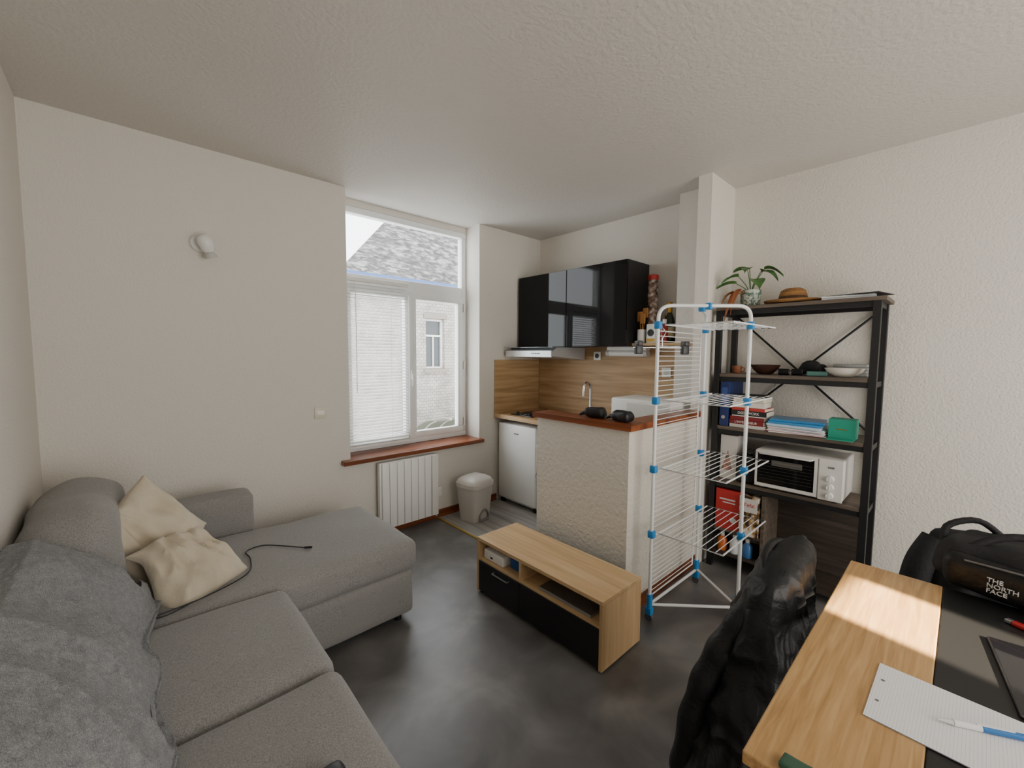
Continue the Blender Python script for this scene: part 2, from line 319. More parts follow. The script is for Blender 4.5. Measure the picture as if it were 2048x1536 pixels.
for i,(y0,y1) in enumerate(((2.48,3.10),(1.86,2.478))):
    c=thing('wall_cabinet','glossy black wall cabinet above the cooker hood' if i==0 else 'glossy black wall cabinet with lift-up door','cabinet',(3.12,y0,1.53),group='glossy black wall cabinets')
    B().box((-.15,0,0),(.168,y1-y0,.69),.002).done('body',blackmat,c)
    B().box((-.17,.002,.002),(-.152,y1-y0-.002,.688),.002).done('door',blackgloss,c)
hd=thing('extractor_hood','slim stainless steel cooker hood under the wall cabinet','extractor hood',(3.0,2.79,1.41))
b=B(); b.poly([(-.22,-.3,.035),(.25,-.3,.0),(.25,-.3,.115),(-.15,-.3,.115),(-.22,-.3,.075)],(0,.6,0)); b.done('hood_body',M('hood_steel','#c3c4c5',.35,.5),hd)
B().box((-.232,-.3,.025),(-.221,.3,.085),.002).done('front_panel',M('hood_white','#dcdddd',.3,.2),hd)
boxes('button',blackmat,hd,[((-.235,-.16+k*.022,.053),(-.232,-.148+k*.022,.062)) for k in range(5)])
B().box((-.26,-.34,.112),(.0,.3,.116)).done('glass_visor',M('visor','#8b9297',.1,.3),hd)
ul=thing('under_cabinet_light','white tube light below the wall cabinet','lamp',(3.2,2.0,1.475))
B().cyl((0,-.17,0),(0,.17,0),.028).done('lamp_tube',white,ul,smooth=40)
for a,c in ((.17,.2),(-.2,-.17)): B().cyl((0,a,0),(0,c,0),.03).done('end_cap',M('grey_cap','#bcbcb8',.4),ul,smooth=40)
B().box((-.02,-.19,.026),(.05,.19,.055)).done('mount',white,ul)
for (yy,zz_,lb,cc) in ((2.36,1.45,'white round power socket on the splashback','#3b3b3b'),(1.67,1.32,'white power socket on the splashback beside the microwave','#c9c9c4')):
    so=thing('power_socket',lb,'socket',(3.277,yy,zz_)); B().box((-.01,-.04,-.04),(0,.04,.04),.004).done('plate',white,so); B().cyl((-.013,0,0),(-.009,0,0),.022).done('recess',M('socket'+cc[1:],cc,.5),so)
B().poly([(3.04,1.34,1.536),(3.098,1.34,1.536),(3.098,1.525,1.536),(XR-.003,1.525,1.536),(XR-.003,1.855,1.536),(3.04,1.855,1.536)],(0,0,.02)).done('wall_shelf',splash,label='short oak shelf board holding utensils and bottles',cat='shelf')
ZS=1.556
u=thing('utensil_jar','white jar holding wooden kitchen utensils','jar',(3.09,1.80,ZS))
B().lathe([(.03,0),(.034,.01),(.034,.11),(.03,.11),(.029,.02)]).done('jar',white,u,smooth=50)
wd=M('spoon_wood','#b07b42',.6)
for k,(dx,dy,h) in enumerate(((.0,.01,.24),(.02,-.01,.27),(-.02,-.012,.22))):
    b=B(); b.tube([(dx*.3,dy*.3,.02),(dx,dy*1.5,h-.06)],.004,8); b.soft((dx*1.2,dy*1.7,h-.025),(.006,.024,.04),.006,8); b.done('utensil',wd,u,smooth=60)
u=thing('storage_jar','tall clear jar of colourful packets with a red lid','jar',(3.17,1.755,ZS))
B().lathe([(.038,0),(.04,.01),(.04,.5),(.036,.51)]).done('jar',M('jar_mix','#5b4a40',.2,var=(30,(1,1,1),[(.3,'#2c2a28'),(.5,'#8a6d5e'),(.7,'#cfc8c0')],3,0)),u,smooth=50)
B().lathe([(.042,.51),(.042,.545),(.036,.55)]).done('lid',M('red_lid','#b5302a',.4),u,smooth=50)
u=thing('tin_box','white square tin with a dark round emblem','tin',(3.10,1.70,ZS))
B().box((-.045,-.04,0),(.045,.04,.15),.006).done('body',white,u); B().cyl((-.047,0,.08),(-.045,0,.08),.028).done('emblem',M('dark_emblem','#2a2a30',.5),u); B().box((-.0465,-.035,.01),(-.045,.035,.035)).done('label_band',M('yellow_band','#c9a23c',.5),u)
u=thing('wine_bottle','dark green sparkling wine bottle with gold foil','bottle',(3.16,1.60,ZS))
B().lathe([(.038,0),(.042,.01),(.042,.15),(.03,.2),(.016,.24)]).done('bottle_body',M('dark_green_glass','#1d2a1a',.08),u,smooth=50); B().lathe([(.0165,.235),(.017,.28),(.019,.29),(.018,.315),(.008,.32)]).done('foil',M('gold_foil','#b98a3a',.3,.8),u,smooth=50)
B().lathe([(.0425,.05),(.0428,.052),(.0428,.12),(.0425,.122)]).done('bottle_label',M('cream_label','#cdbf9a',.6),u)
u=thing('sauce_bottle','red sauce bottle with a white cap','bottle',(3.08,1.60,ZS))
B().lathe([(.024,0),(.027,.01),(.027,.11),(.013,.15)]).done('bottle_body',M('red_sauce','#8c1f1a',.2),u,smooth=50); B().lathe([(.014,.148),(.015,.18),(.012,.182)]).done('cap',white,u,smooth=50)
u=thing('beer_bottle','small brown glass bottle','bottle',(3.22,1.66,ZS)); B().lathe([(.028,0),(.03,.01),(.03,.11),(.012,.17),(.012,.22)]).done('bottle_body',M('brown_glass','#3c2112',.1),u,smooth=50); B().lathe([(.0135,.218),(.014,.23),(.01,.232)]).done('cap',M('gold_foil','#b98a3a',.3,.8),u)
u=thing('coffee_tin','dark red round coffee tin','tin',(3.245,1.575,ZS)); B().lathe([(.035,0),(.036,.002),(.036,.12),(.034,.122)]).done('body',M('dark_red_tin','#6e1d1d',.35),u,smooth=50); B().lathe([(.037,.12),(.037,.135),(.03,.138)]).done('lid',blackmat,u,smooth=50)
for k,(x,y,rz,lb) in enumerate(((2.08,1.50,100,'crumpled black leather glove on the half wall ledge'),(2.07,1.31,80,'black padded glove lying on the half wall ledge'))):
    g=thing('glove',lb,'glove',(x,y,1.082),rz=rz,group='black gloves'); g.scale=(.8,.9,1.05)
    b=B(); b.soft((0,0,.03),(.075,.045,.029),.026,12,fn=lambda p,q:p*(1+.12*nz(p,30,k))); b.done('palm',blackmat,g,smooth=60)
    for j in range(4):
        b=B(); b.tube([(.05,-.03+j*.02,.02),(.085,-.034+j*.022,.026),(.115,-.036+j*.024,.014)],lambda t:.011-.003*t,8); b.done('finger',blackmat,g,smooth=60)
# ---------------------------------------------------------------- TV UNIT
tv=thing('tv_stand','low oak and black television stand with open cubbies','tv stand',(1.705,1.51,0))
x0,x1,y0,y1=-.165,.165,-.46,.46
B().box((x0,y0,.325),(x1,y1,.345),.002).done('top_panel',oakY,tv)
oakv=M('oak_v','#c39a62',.45,var=(2.2,(10,10,.5),OAK,6,.6))
B().box((x0,y0,0.01),(x1,y0+.018,.325)).done('side_panel',oakv,tv)
B().box((x0,y1-.018,0.01),(x1,y1,.325)).done('side_panel',oakv,tv)
B().box((x1-.01,y0+.018,.03),(x1-.002,y1-.018,.325)).done('back_panel',blackmat,tv)
boxes('shelf_board',oakY,tv,[((x0+.004,y0+.018,.205),(x1-.01,y1-.018,.22)),((x0+.004,y0+.018,.02),(x1-.01,y1-.018,.035)),((x0+.004,.075,.22),(x1-.01,.093,.325))])
for a,c in ((y0+.02,.083),(.087,y1-.02)):
    B().box((x0-.002,a,.02),(x0+.014,c,.208),.002).done('drawer_front',M('black_ash','#17171a',.35,bump=(40,.1,.002)),tv)
b=B(); b.tube([(x0-.002,.17,.179),(x0-.016,.17,.179),(x0-.016,.30,.179),(x0-.002,.30,.179)],.004,6); b.done('handle',steel,tv)
for x in (-.14,.14):
    for y in (-.43,.43): B().cyl((x,y,0),(x,y,.012),.015).done('foot',blackmat,tv)
z=thing('games_console','white slim electronic box inside the stand','electronics',(1.66,1.855,.22)); B().box((-.10,-.10,0),(.10,.075,.06),.01,3).done('body',white,z,smooth=40); B().box((-.102,-.01,.02),(-.10,.01,.03)).done('button',blackmat,z)
B().box((1.60,1.615,.22),(1.76,1.735,.295),.004).done('blue_box',M('blue_box','#1f4f8f',.5),label='small blue cardboard box inside the stand',cat='box')
z=thing('laptop','closed silver laptop stored inside the stand','laptop',(1.69,1.30,.22)); B().box((-.13,-.17,0),(.13,.17,.008),.003).done('base',steel,z); B().box((-.13,-.17,.009),(.13,.17,.016),.003).done('lid',steel,z)
# ---------------------------------------------------------------- SOFA
sf=thing('corner_sofa','grey fabric corner sofa with chaise along the wall','sofa',(0,0,0))
def wob(a,s,seed): return lambda p,q:p+Vector((nz(p,s,seed),nz(p,s,seed+5),nz(p,s,seed+9)))*a
b=B(); b.soft((.40,2.35,.165),(.72,.36,.125),.03,20,fn=wob(.006,4,1)); b.done('chaise_base',sofam,sf,smooth=60)
b=B(); b.soft((.41,2.35,.365),(.73,.375,.085),.05,24,puff=.022,fn=wob(.01,4,2)); b.done('chaise_cushion',sofam,sf,smooth=60)
b=B(); b.soft((.06,1.25,.15),(.37,.74,.11),.03,16,fn=wob(.006,4,3)); b.done('seat_base',sofam,sf,smooth=60)
b=B(); b.soft((.09,1.665,.35),(.385,.315,.10),.05,22,puff=.025,fn=wob(.01,4,4)); b.done('seat_cushion',sofam,sf,smooth=60)
b=B(); b.soft((.09,1.03,.35),(.385,.32,.10),.05,22,puff=.025,fn=wob(.01,4,6)); b.done('seat_cushion',sofam,sf,smooth=60)
b=B(); b.soft((.10,2.82,.34),(.42,.085,.32),.045,18,fn=wob(.008,4,7),nz=14); b.done('armrest',sofam,sf,smooth=60)
b=B(); b.soft((-.21,1.8,.32),(.09,1.05,.28),.05,18,nz=12,fn=wob(.006,4,8)); b.done('back_frame',sofam,sf,smooth=60)
b=B(); b.soft((-.175,2.46,.645),(.14,.36,.235),.125,24,nz=18,fn=wob(.03,5,9)); b.done('back_cushion',sofam,sf,smooth=60)
b=B(); b.soft((-.19,1.74,.54),(.10,.34,.16),.09,20,nz=14,fn=wob(.02,5,10)); b.done('back_cushion',sofam,sf,smooth=60)
b=B(); b.soft((-.19,1.08,.54),(.10,.31,.16),.09,20,nz=14,fn=wob(.02,5,12)); b.done('back_cushion',sofam,sf,smooth=60)
for x,y in ((1.05,2.05),(1.05,2.65),(-.25,.6),(.35,.6),(-.25,2.65)): B().cyl((x,y,0),(x,y,.06),.02).done('foot',blackmat,sf)
def pillow(name,lab,loc,normal,spin,w,th,seed,crump=1):
    n=Vector(normal).normalized(); up=Vector((0,0,1)); a=up.cross(n).normalized(); c=n.cross(a)
    cs,sn=math.cos(R(spin)),math.sin(R(spin)); ax=a*cs+c*sn; ay=-a*sn+c*cs
    mt=Matrix((ax,ay,n)).transposed(); b=B()
    def f(p,q):
        x,y=q.x,q.y; k=max(0,1-abs(x)**2.4)**.5*max(0,1-abs(y)**2.4)**.5
        r=Vector((x*w*(1-.09*(1-y*y)),y*w*(1-.09*(1-x*x)),(th*k+.006)*q.z))
        g=Vector((r.x,r.y,0)); 
        wr=1-abs(nz((r.x*2.2,r.y*.9,seed),9,seed))*2.2
        r.z+=crump*(.045*nz(g,5,seed)+.028*wr*k*(1 if q.z>0 else -.3)+.012*nz(g,16,seed)); r.x+=.025*crump*nz(g,6,seed+3); r.y+=.025*crump*nz(g,6,seed+7)
        return r
    b.soft((0,0,0),(w,w,th),.01,44,fn=f,nz=6)
    return b.done(name,beige,smooth=80,loc=loc,rot=mt.to_euler(),label=lab,cat='cushion',group='beige cushions on the sofa')
pillow('throw_pillow','beige cotton cushion leaning upright on the sofa corner',(.045,2.40,.67),(.45,-.75,.35),32,.18,.075,3,.8)
pillow('throw_pillow','crumpled beige cotton cushion lying on the chaise',(.175,2.22,.53),(.3,-.5,.8),6,.165,.065,11,1.4)
b=B(); pts=[(.16,2.02,.475),(.08,1.99,.47),(.03,2.0,.472),(.20,2.03,.475),(.36,2.12,.475),(.40,2.25,.48),(.40,2.35,.482),(.48,2.38,.478),(.56,2.30,.478),(.63,2.22,.476)]
b.tube(crom(pts),.003,6); b.tube([pts[-1],(.66,2.20,.476)],.006,8)
b.done('charging_cable',blackmat,label='thin black charging cable lying across the sofa',cat='cable',smooth=60)
def blank(u,v):
    y=.62+u*1.5
    e=max(0,(u-.9)/.1)
    prof=[(-.305,.70),(-.305,.83),(-.24,.85),(-.17,.81),(-.10,.745),(-.04,.66),(.0,.57),(.02,.50),(.04,.47)]
    s=v*(len(prof)-1); i=min(int(s),len(prof)-2); t=s-i
    x=prof[i][0]*(1-t)+prof[i+1][0]*t; z=prof[i][1]*(1-t)+prof[i+1][1]*t
    x+=.022*math.sin(u*9+v*5)*v+.04*nz((y*1.3,z*1.5,1),3)*v; z+=.03*nz((x*2,y,2),4)
    n1=1-abs(nz((x*1.2+y*.5,y*.9,z*1.2),3.6,2))*2.6
    n2=math.sin(6*(y*1.1+z*1.7)+3*nz((x,y,z),2.5,4))
    x+=.014*n1*(.3+.7*v)+.010*n2*v; z+=(.016*n1+.008*n2)*(1 if z>.52 else .2)
    x-=(1-u)*.03*v; z-=e*e*.10*(1 if z>.6 else .2)
    return Vector((max(x,-.305),y-e*e*.02*math.sin(v*14),max(z,.482)))
b=B(); b.sheet(blank,220,130)
o=b.done('fleece_throw',fluff,label='fluffy grey fleece throw bunched over the sofa back',cat='blanket',smooth=80); sm=o.modifiers.new('s','SOLIDIFY'); sm.thickness=.02; sm.offset=-1
d=bpy.data.textures.new('fl','CLOUDS'); d.noise_scale=.010; dm=o.modifiers.new('d','DISPLACE'); dm.texture=d; dm.strength=.008; dm.texture_coords='LOCAL'
b=B(); b.soft((.285,.925,.488),(.055,.035,.022),.02,10); b.done('black_case',blackmat,label='small black rounded case on the sofa seat',cat='case',smooth=60)
# ---------------------------------------------------------------- DESK
dk=thing('desk','oak and black desk with metal legs','desk',(1.315,-.16,0))
B().box((-.525,.17,.725),(.525,.395,.75),.003).done('desktop_panel',deskoak,dk)
B().box((-.525,-.17,.725),(.525,.169,.749),.002).done('desktop_panel',M('desk_black','#121213',.5),dk,label='black desktop panel')
B().box((-.525,-.395,.725),(.525,-.171,.75),.003).done('desktop_panel',deskoak,dk)
for x in (-.5,.46):
    for y in (-.38,.34): B().box((x,y,0),(x+.04,y+.04,.725),.002).done('leg',blackmetal,dk)
boxes('frame_rail',blackmetal,dk,[((-.46,.35,.68),(.46,.37,.72)),((-.46,-.37,.68),(.46,-.35,.72)),((-.49,-.34,.68),(-.47,.34,.72)),((.47,-.34,.68),(.49,.34,.72))])
def gridpaper():
    m=bpy.data.materials.new('squared_paper'); m.use_nodes=True; nt=m.node_tree; N=nt.nodes; L=nt.links; p=N['Principled BSDF']; p.inputs['Roughness'].default_value=.8
    tc=N.new('ShaderNodeTexCoord'); bt=N.new('ShaderNodeTexBrick'); bt.offset=0; bt.inputs['Scale'].default_value=100; bt.inputs['Brick Width'].default_value=.5; bt.inputs['Row Height'].default_value=.5; bt.inputs['Mortar Size'].default_value=.018
    bt.inputs['Color1'].default_value=lin('#e9e9e8'); bt.inputs['Color2'].default_value=lin('#e9e9e8'); bt.inputs['Mortar'].default_value=lin('#adb0c2')
    L.new(tc.outputs['Object'],bt.inputs[0]); L.new(bt.outputs[0],p.inputs['Base Color']); return m
sp=thing('paper_sheet','white squared paper with punched holes on the desk','paper',(1.150,-.05,.7505),rz=-1)
B().box((-.105,-.148,0),(.105,.148,.002)).done('sheet',gridpaper(),sp)
for x in (-.04,.04): B().cyl((x,.135,.002),(x,.135,.0024),.0035,seg=12).done('punched_hole',M('hole_grey','#6a6a68',.8),sp)
pn=thing('ballpoint_pen','blue and white four colour ballpoint pen on the paper','pen',(1.171,-.070,.7585),rz=-60.7)
B().tube([(-.012,0,0),(.075,0,0)],.0058,14).done('lower_barrel',M('pen_blue','#2c6fb0',.3),pn,smooth=50)
B().tube([(-.055,0,0),(-.013,0,0)],.0060,14).done('upper_barrel',M('pen_white','#ececec',.3),pn,smooth=50)
B().tube([(-.078,0,0),(-.066,0,0),(-.0555,0,0)],lambda t:.0012+.004*t,12).done('tip',MATS['pen_white'],pn,smooth=50)
B().box((-.02,-.0015,.0055),(.035,.0015,.0078)).done('clip',MATS['pen_white'],pn)
tb=thing('tablet','black tablet with grey metal edge on the desk','tablet',(1.44,-.212,.7495),rz=7)
B().box((-.156,-.12,0),(.156,.12,.007),.003).done('tablet_body',M('dark_alu','#5b5d61',.35,.8),tb); B().box((-.152,-.116,.007),(.152,.116,.0075)).done('screen',blackgloss,tb)
z=thing('lighter','small red plastic lighter on the desk','lighter',(1.70,-.145,.7495),rz=60); B().box((-.03,-.009,0),(.025,.009,.012),.004).done('lighter_body',M('red_plastic','#b3262a',.3),z,smooth=50); B().box((.025,-.008,.001),(.038,.008,.011),.002).done('lighter_head',steel,z)
b=B(); b.soft((.815,.135,.757),(.018,.045,.006),.005,10,fn=wob(.003,30,2)); b.done('green_cloth',M('green_cloth','#3c5a46',.9),label='small folded green cloth at the desk edge',cat='cloth',smooth=60)
def chair(loc,rz,lab,bz):
    c=thing('dining_chair',lab,'chair',loc,rz=rz)
    B().soft((0,0,.45),(.20,.20,.03),.025,10).done('seat',blackcloth,c,smooth=60)
    for x in (-.17,.17):
        B().cyl((x,.17,.43),(x*1.1,.19,0),.012).done('leg',blackmetal,c,smooth=50)
        B().cyl((x,-.17,.43),(x*1.1,-.21,0),.012).done('leg',blackmetal,c,smooth=50)
        B().tube([(x*.9,-.17,.44),(x*.9,-.20,.55),(x*.9,-.22,bz-.1)],.011,8).done('back_post',blackmetal,c,smooth=50)
    B().soft((0,-.22,bz-.11),(.17,.018,.11),.016,10,nz=8).done('backrest',blackcloth,c,smooth=60)
    return c
chair((1.51,.14,0),180,'black padded chair pushed in at the desk under a jacket',.79)
chair((2.06,-.16,0),90,'black padded chair beyond the desk holding a coat',.77)
def jacket(zt,zb,w0,w1,t0,t1,seed,lx=0,ly=0,top=.09,sl=.03):
    def f(u,v):
        a=2*math.pi*u; z=zt+(zb-zt)*v
        g=min(1,v/top); g=math.sqrt(max(0,1-(1-g)**2))
        w=(w0+(w1-w0)*v)*(.90+.10*g); t=(t0+(t1-t0)*v**.8)*(.10+.90*g)
        ca,sa=math.cos(a),math.sin(a)
        x=lx*v+w*math.copysign(abs(ca)**.75,ca); y=ly*v+t*math.copysign(abs(sa)**.85,sa)
        k=min(1,v*4)
        r1=1-abs(nz((x*3.2+z*.5,y*3.2,z*.35),4.5,seed))*2.6
        r2=1-abs(nz((x*1.2,y*1.2,z*1.4+x),9,seed+3))*2.6
        r3=1-abs(nz((x+y,y-x,z*.6-x*.8),17,seed+8))*2.6
        fold=.015*r1*k+.006*r2+.004*r3
        x+=ca*fold; y+=sa*fold; z+=.006*nz((x,y,0),9,seed)-sl*(abs(x-lx*v)/max(w0,w1))**4*(1-v)
        return Vector((x,y,z))
    return f
jk=thing('jacket','black nylon jacket draped over the chair back','jacket',(1.53,.355,0))
# the shoulders slope down toward the desk corner as the jacket slips off one side of the chair
jb=jacket(.845,.12,.205,.27,.05,.155,1,lx=-.12,ly=.07,top=.07,sl=.02)
def jb2(u,v):
    p=jb(u,v); p.z-=max(0,-p.x-.06)*.35*(1-v); return p
B().closed(jb2,240,140).done('jacket_body',nylon,jk,smooth=80)
def slv(t): return .034+.003*math.sin(t*34)+.010*t
B().tube(crom([(-.15,.03,.74),(-.20,.07,.65),(-.245,.12,.52),(-.275,.155,.36),(-.29,.175,.16)],8),slv,24).done('sleeve',nylon,jk,smooth=80)
B().tube(crom([(.13,.03,.77),(.15,.06,.68),(.14,.10,.55),(.11,.14,.32)],8),slv,24).done('sleeve',nylon,jk,smooth=80)
B().tube(crom([(-.12,.025,.80),(-.06,.045,.825),(.04,.05,.835),(.12,.03,.82)],6),.014,12).done('collar',nylon,jk,smooth=80)
ct=thing('coat','dark cloth coat hung over the chair beyond the desk','coat',(2.28,-.13,0))
B().closed(lambda u,v:(lambda p:Vector((p.y,p.x,p.z)))(jacket(.815,.3,.19,.21,.05,.09,5)(u,v)),90,44).done('coat_body',blackcloth,ct,smooth=80)
B().tube(crom([(-.01,.17,.76),(-.05,.21,.66),(-.06,.23,.5)],6),.045,14).done('sleeve',blackcloth,ct,smooth=80)
bp=thing('backpack','black backpack with white lettering lying on the desk end','backpack',(1.925,-.20,.752),rz=-14)
B().soft((0,0,.075),(.115,.22,.075),.06,26,fn=wob(.025,8,4),nz=12).done('main_compartment',blackcloth,bp,smooth=70)
B().soft((-.10,.0,.062),(.05,.19,.055),.035,20,fn=wob(.006,9,6),nz=10).done('front_pocket',nylon,bp,smooth=70)
B().tube(crom([(-.1,.17,.10),(-.04,.09,.17),(.02,-.03,.18),(.04,-.13,.13)],5),.012,8).done('shoulder_strap',blackcloth,bp,smooth=70)
B().tube(crom([(-.04,.21,.08),(.0,.22,.15),(.05,.16,.18),(.07,.1,.13)],5),.010,8).done('shoulder_strap',blackcloth,bp,smooth=70)
B().tube(crom([(-.145,-.13,.104),(-.147,0,.112),(-.143,.14,.104)],5),.003,6).done('zip',M('zip_grey','#77787c',.4,.5),bp)
wt_=M('white_print','#d0d0d0',.6)
for k,s_ in enumerate(('THE','NORTH','FACE')): text(s_,.0175,wt_,bp,(-.1545,.09,.072-.0155*k),(R(90),0,R(-90)),align='LEFT',ext=.002)
# ---------------------------------------------------------------- SHELF UNIT
su=thing('shelving_unit','black metal shelving unit with dark wood shelves','shelving unit',(2.95,.32,0))
W=.845; D=.32
for x in (0,D-.035):
    for y in (0,W-.035): B().box((x,y,0),(x+.035,y+.035,1.76),.002).done('post',blackmetal,su)
lev=[1.76,1.32,.965,.60]
for k,z in enumerate(lev):
    B().box((-.005 if k==0 else .003,-.02 if k==0 else .036,z),(D,W+.0 if k==0 else W-.036,z+.022),.002).done('shelf_board',darkwood,su)
    boxes('shelf_rail',blackmetal,su,[((.008,.035,z-.03),(.028,W-.035,z)),((D-.028,.035,z-.03),(D-.008,W-.035,z)),((.035,.008,z-.03),(D-.035,.028,z)),((.035,W-.028,z-.03),(D-.035,W-.008,z))])
B().box((.01,.52,.10),(D-.01,W-.036,.12)).done('shelf_board',dimwood,su)
B().box((.01,.52,.265),(D-.01,W-.036,.283)).done('shelf_board',darkwood,su)
B().box((.01,.036,.06),(D-.01,.50,.08)).done('shelf_board',dimwood,su)
B().box((.01,.50,.06),(D-.01,.518,.565)).done('divider_panel',darkwood,su)
B().box((D-.02,.036,.08),(D-.01,.50,.565)).done('back_panel',dimwood,su)
for (ya,za),(yb,zb) in (((.035,1.73),(W-.035,.99)),((.035,.99),(W-.035,1.73))): B().tube([(D-.012,ya,za),(D-.012,yb,zb)],.007,6).done('cross_brace',blackmetal,su)
Z1,Z2,Z3,Z4=1.783,1.343,.988,.623
pl=thing('potted_plant','green leafy plant in a patterned pot on the shelf','plant',(3.08,1.00,Z1))
B().lathe([(.05,0),(.058,.01),(.062,.11),(.056,.11),(.052,.095)]).done('pot',M('pot_pattern','#8f9f96',.5,var=(28,(1,1,1),[(.45,'#5f7a6e'),(.52,'#cfd2c6')],1,2)),pl,smooth=50)
B().lathe([(.0,.085),(.054,.09),(.054,.096),(.0,.1)]).done('soil',M('soil','#2e241c',.9),pl)
gmat=M('leaf_green','#3f6b33',.45,var=(12,(1,1,1),[(.3,'#2f5a2a'),(.7,'#5c8a45')],3,0)); brown=M('dry_leaf','#a5653f',.8)
def leaf(dx,dy,h,L_,w,droop,mat,nm):
    d=Vector((dx,dy,0)).normalized(); side=Vector((-d.y,d.x,0)); pts=[Vector((0,0,.09)),Vector((dx*.25,dy*.25,.09+h*.6)),Vector((dx*.5,dy*.5,.09+h))]
    b=B(); b.tube(pts,.0025,6); base=pts[-1]
    b.sheet(lambda u,v:base+d*(u*L_)+side*((v-.5)*w*math.sin(math.pi*min(1,u**.7)))+Vector((0,0,-droop*u*u+.02*u+abs(v-.5)*.03)),12,6)
    b.done(nm,mat,pl,smooth=80)
for q in ((-.10,.12,.11,.11,.085,.07),(-.04,-.12,.13,.12,.09,.10),(-.12,-.08,.07,.11,.095,.10),(-.06,.16,.07,.12,.08,.05),(.0,.05,.16,.09,.08,.03),(-.08,.0,.15,.09,.08,.06),(.02,-.14,.15,.11,.085,.08)): leaf(*q,gmat,'leaf')
for q in ((-.16,.10,-.0,.10,.05,.24),(-.18,.06,.01,.09,.045,.18),(-.14,.16,.0,.08,.04,.10)): leaf(*q,brown,'dry_leaf')
hm=M('straw','#8d622f',.8,var=(3,(1,1,40),[(.35,'#6b4522'),(.65,'#a67941')],3,0),bump=(90,.8,.006))
ht=thing('straw_hat','brown woven straw hat on the shelf','hat',(3.09,.76,Z1))
B().lathe([(.0,.012),(.075,.012),(.10,.014),(.14,.005),(.155,.018),(.157,.024),(.14,.014),(.10,.024),(.078,.03),(.074,.06),(.066,.085),(.045,.098),(.02,.088),(.0,.086)],seg=36).done('hat_body',hm,ht,smooth=60)
B().lathe([(.0785,.028),(.0795,.03),(.076,.048),(.075,.05)],seg=36).done('hat_band',M('straw_dark','#4a2f1a',.8),ht,smooth=60)
pst=thing('paper_stack','stack of white papers on the top shelf','paper',(3.09,.49,Z1),rz=6)
for j in range(6): B().box((-.11+.004*(j%3),-.13+.006*(j%2),j*.0035),(.10,.11,j*.0035+.003)).done('sheet',M('pp0','#d9dadb',.6),pst)
B().box((-.11,-.13,0),(.10,.12,.004)).done('folder',M('pp1','#2b2c2f',.6),loc=(3.09,.44,Z1+.0215),rot=(0,0,R(-12)),label='flat black folder on the top shelf papers',cat='folder')
z=thing('small_cup','small terracotta cup on the metal shelf','cup',(3.04,1.05,Z2)); B().lathe([(.022,0),(.026,.005),(.032,.05),(.029,.05),(.022,.01)]).done('cup_body',M('terracotta','#8b5636',.6),z,smooth=50); B().tube([(0,-.03,.04),(0,-.048,.035),(0,-.045,.015),(0,-.027,.01)],.004,6).done('handle',M('terracotta','#8b5636',.6),z,smooth=50)
def bowl(nm,lab,loc,r,h,mat): B().lathe([(r*.4,0),(r*.5,.003),(r*.85,h*.55),(r,h),(r*.96,h),(r*.8,h*.6),(r*.4,.008),(.0,.007)],seg=36).done(nm,mat,loc=loc,smooth=50,label=lab,cat='bowl')
bowl('bowl','dark wooden bowl on the metal shelf',(3.06,.885,Z2),.085,.06,M('dark_bowl','#3a241b',.35))
bowl('bowl','white ceramic bowl on the metal shelf',(3.05,.475,Z2),.095,.05,M('white_ceramic','#e3ddd0',.25))
z=thing('sunglasses','black sunglasses folded on the shelf','sunglasses',(3.00,.73,Z2))
for yy in (.035,-.035): B().soft((0,yy,.02),(.006,.03,.02),.005,8).done('lens',blackgloss,z,smooth=60)
B().tube([(0,.065,.03),(.05,.06,.02),(.08,.03,.01)],.003,6).done('temple',blackmat,z); B().tube([(0,-.065,.03),(.05,-.06,.02),(.08,-.03,.01)],.003,6).done('temple',blackmat,z); B().tube([(0,.01,.028),(0,-.01,.028)],.003,6).done('bridge',blackmat,z)
z=B(); z.soft((0,0,.035),(.07,.06,.036),.03,12,fn=wob(.03,14,3)); z.done('pouch',blackcloth,loc=(3.17,.66,Z2+.008),label='crumpled black cloth pouch on the shelf',cat='pouch',smooth=60)
B().box((-.03,-.05,0),(.03,.05,.028),.006).done('eyeglass_case',M('teal_dark','#3f6a63',.5),loc=(3.02,.60,Z2),rot=(0,0,R(15)),label='dark teal small case on the shelf',cat='case')
for j in range(4): B().box((-.05,-.08,0),(.05,.08,.017),.003).done('notebook',M('grey_books','#8b8c8a',.6),loc=(3.21,.465+.004*(j%2),Z2+j*.018),label='grey notebook in a small stack behind the bowl',cat='notebook',group='grey notebooks behind the bowl')
z=thing('ring_binder','dark blue ring binder standing on the shelf','binder',(3.09,1.095,Z3)); B().box((-.13,-.03,0),(.13,.025,.30),.002).done('cover',M('navy','#1e2f63',.45),z); B().box((-.1312,-.02,.16),(-.1302,.016,.26)).done('spine_label',M('navy_label','#39508c',.5),z); B().cyl((-.134,0,.06),(-.13,0,.06),.012).done('finger_ring',steel,z)
zz=Z3; order=[('#c9c4bc',.022,.215,''),('#7a1f22',.028,.21,"L'INVESTISSEUR"),('#7a2326',.024,.205,''),('#e6e2d8',.006,.2,''),('#1d1d20',.032,.21,'DEEP WORK'),('#b73a34',.02,.20,''),('#d8d2c6',.035,.19,''),('#c9bfae',.03,.18,''),('#202226',.014,.17,'')]
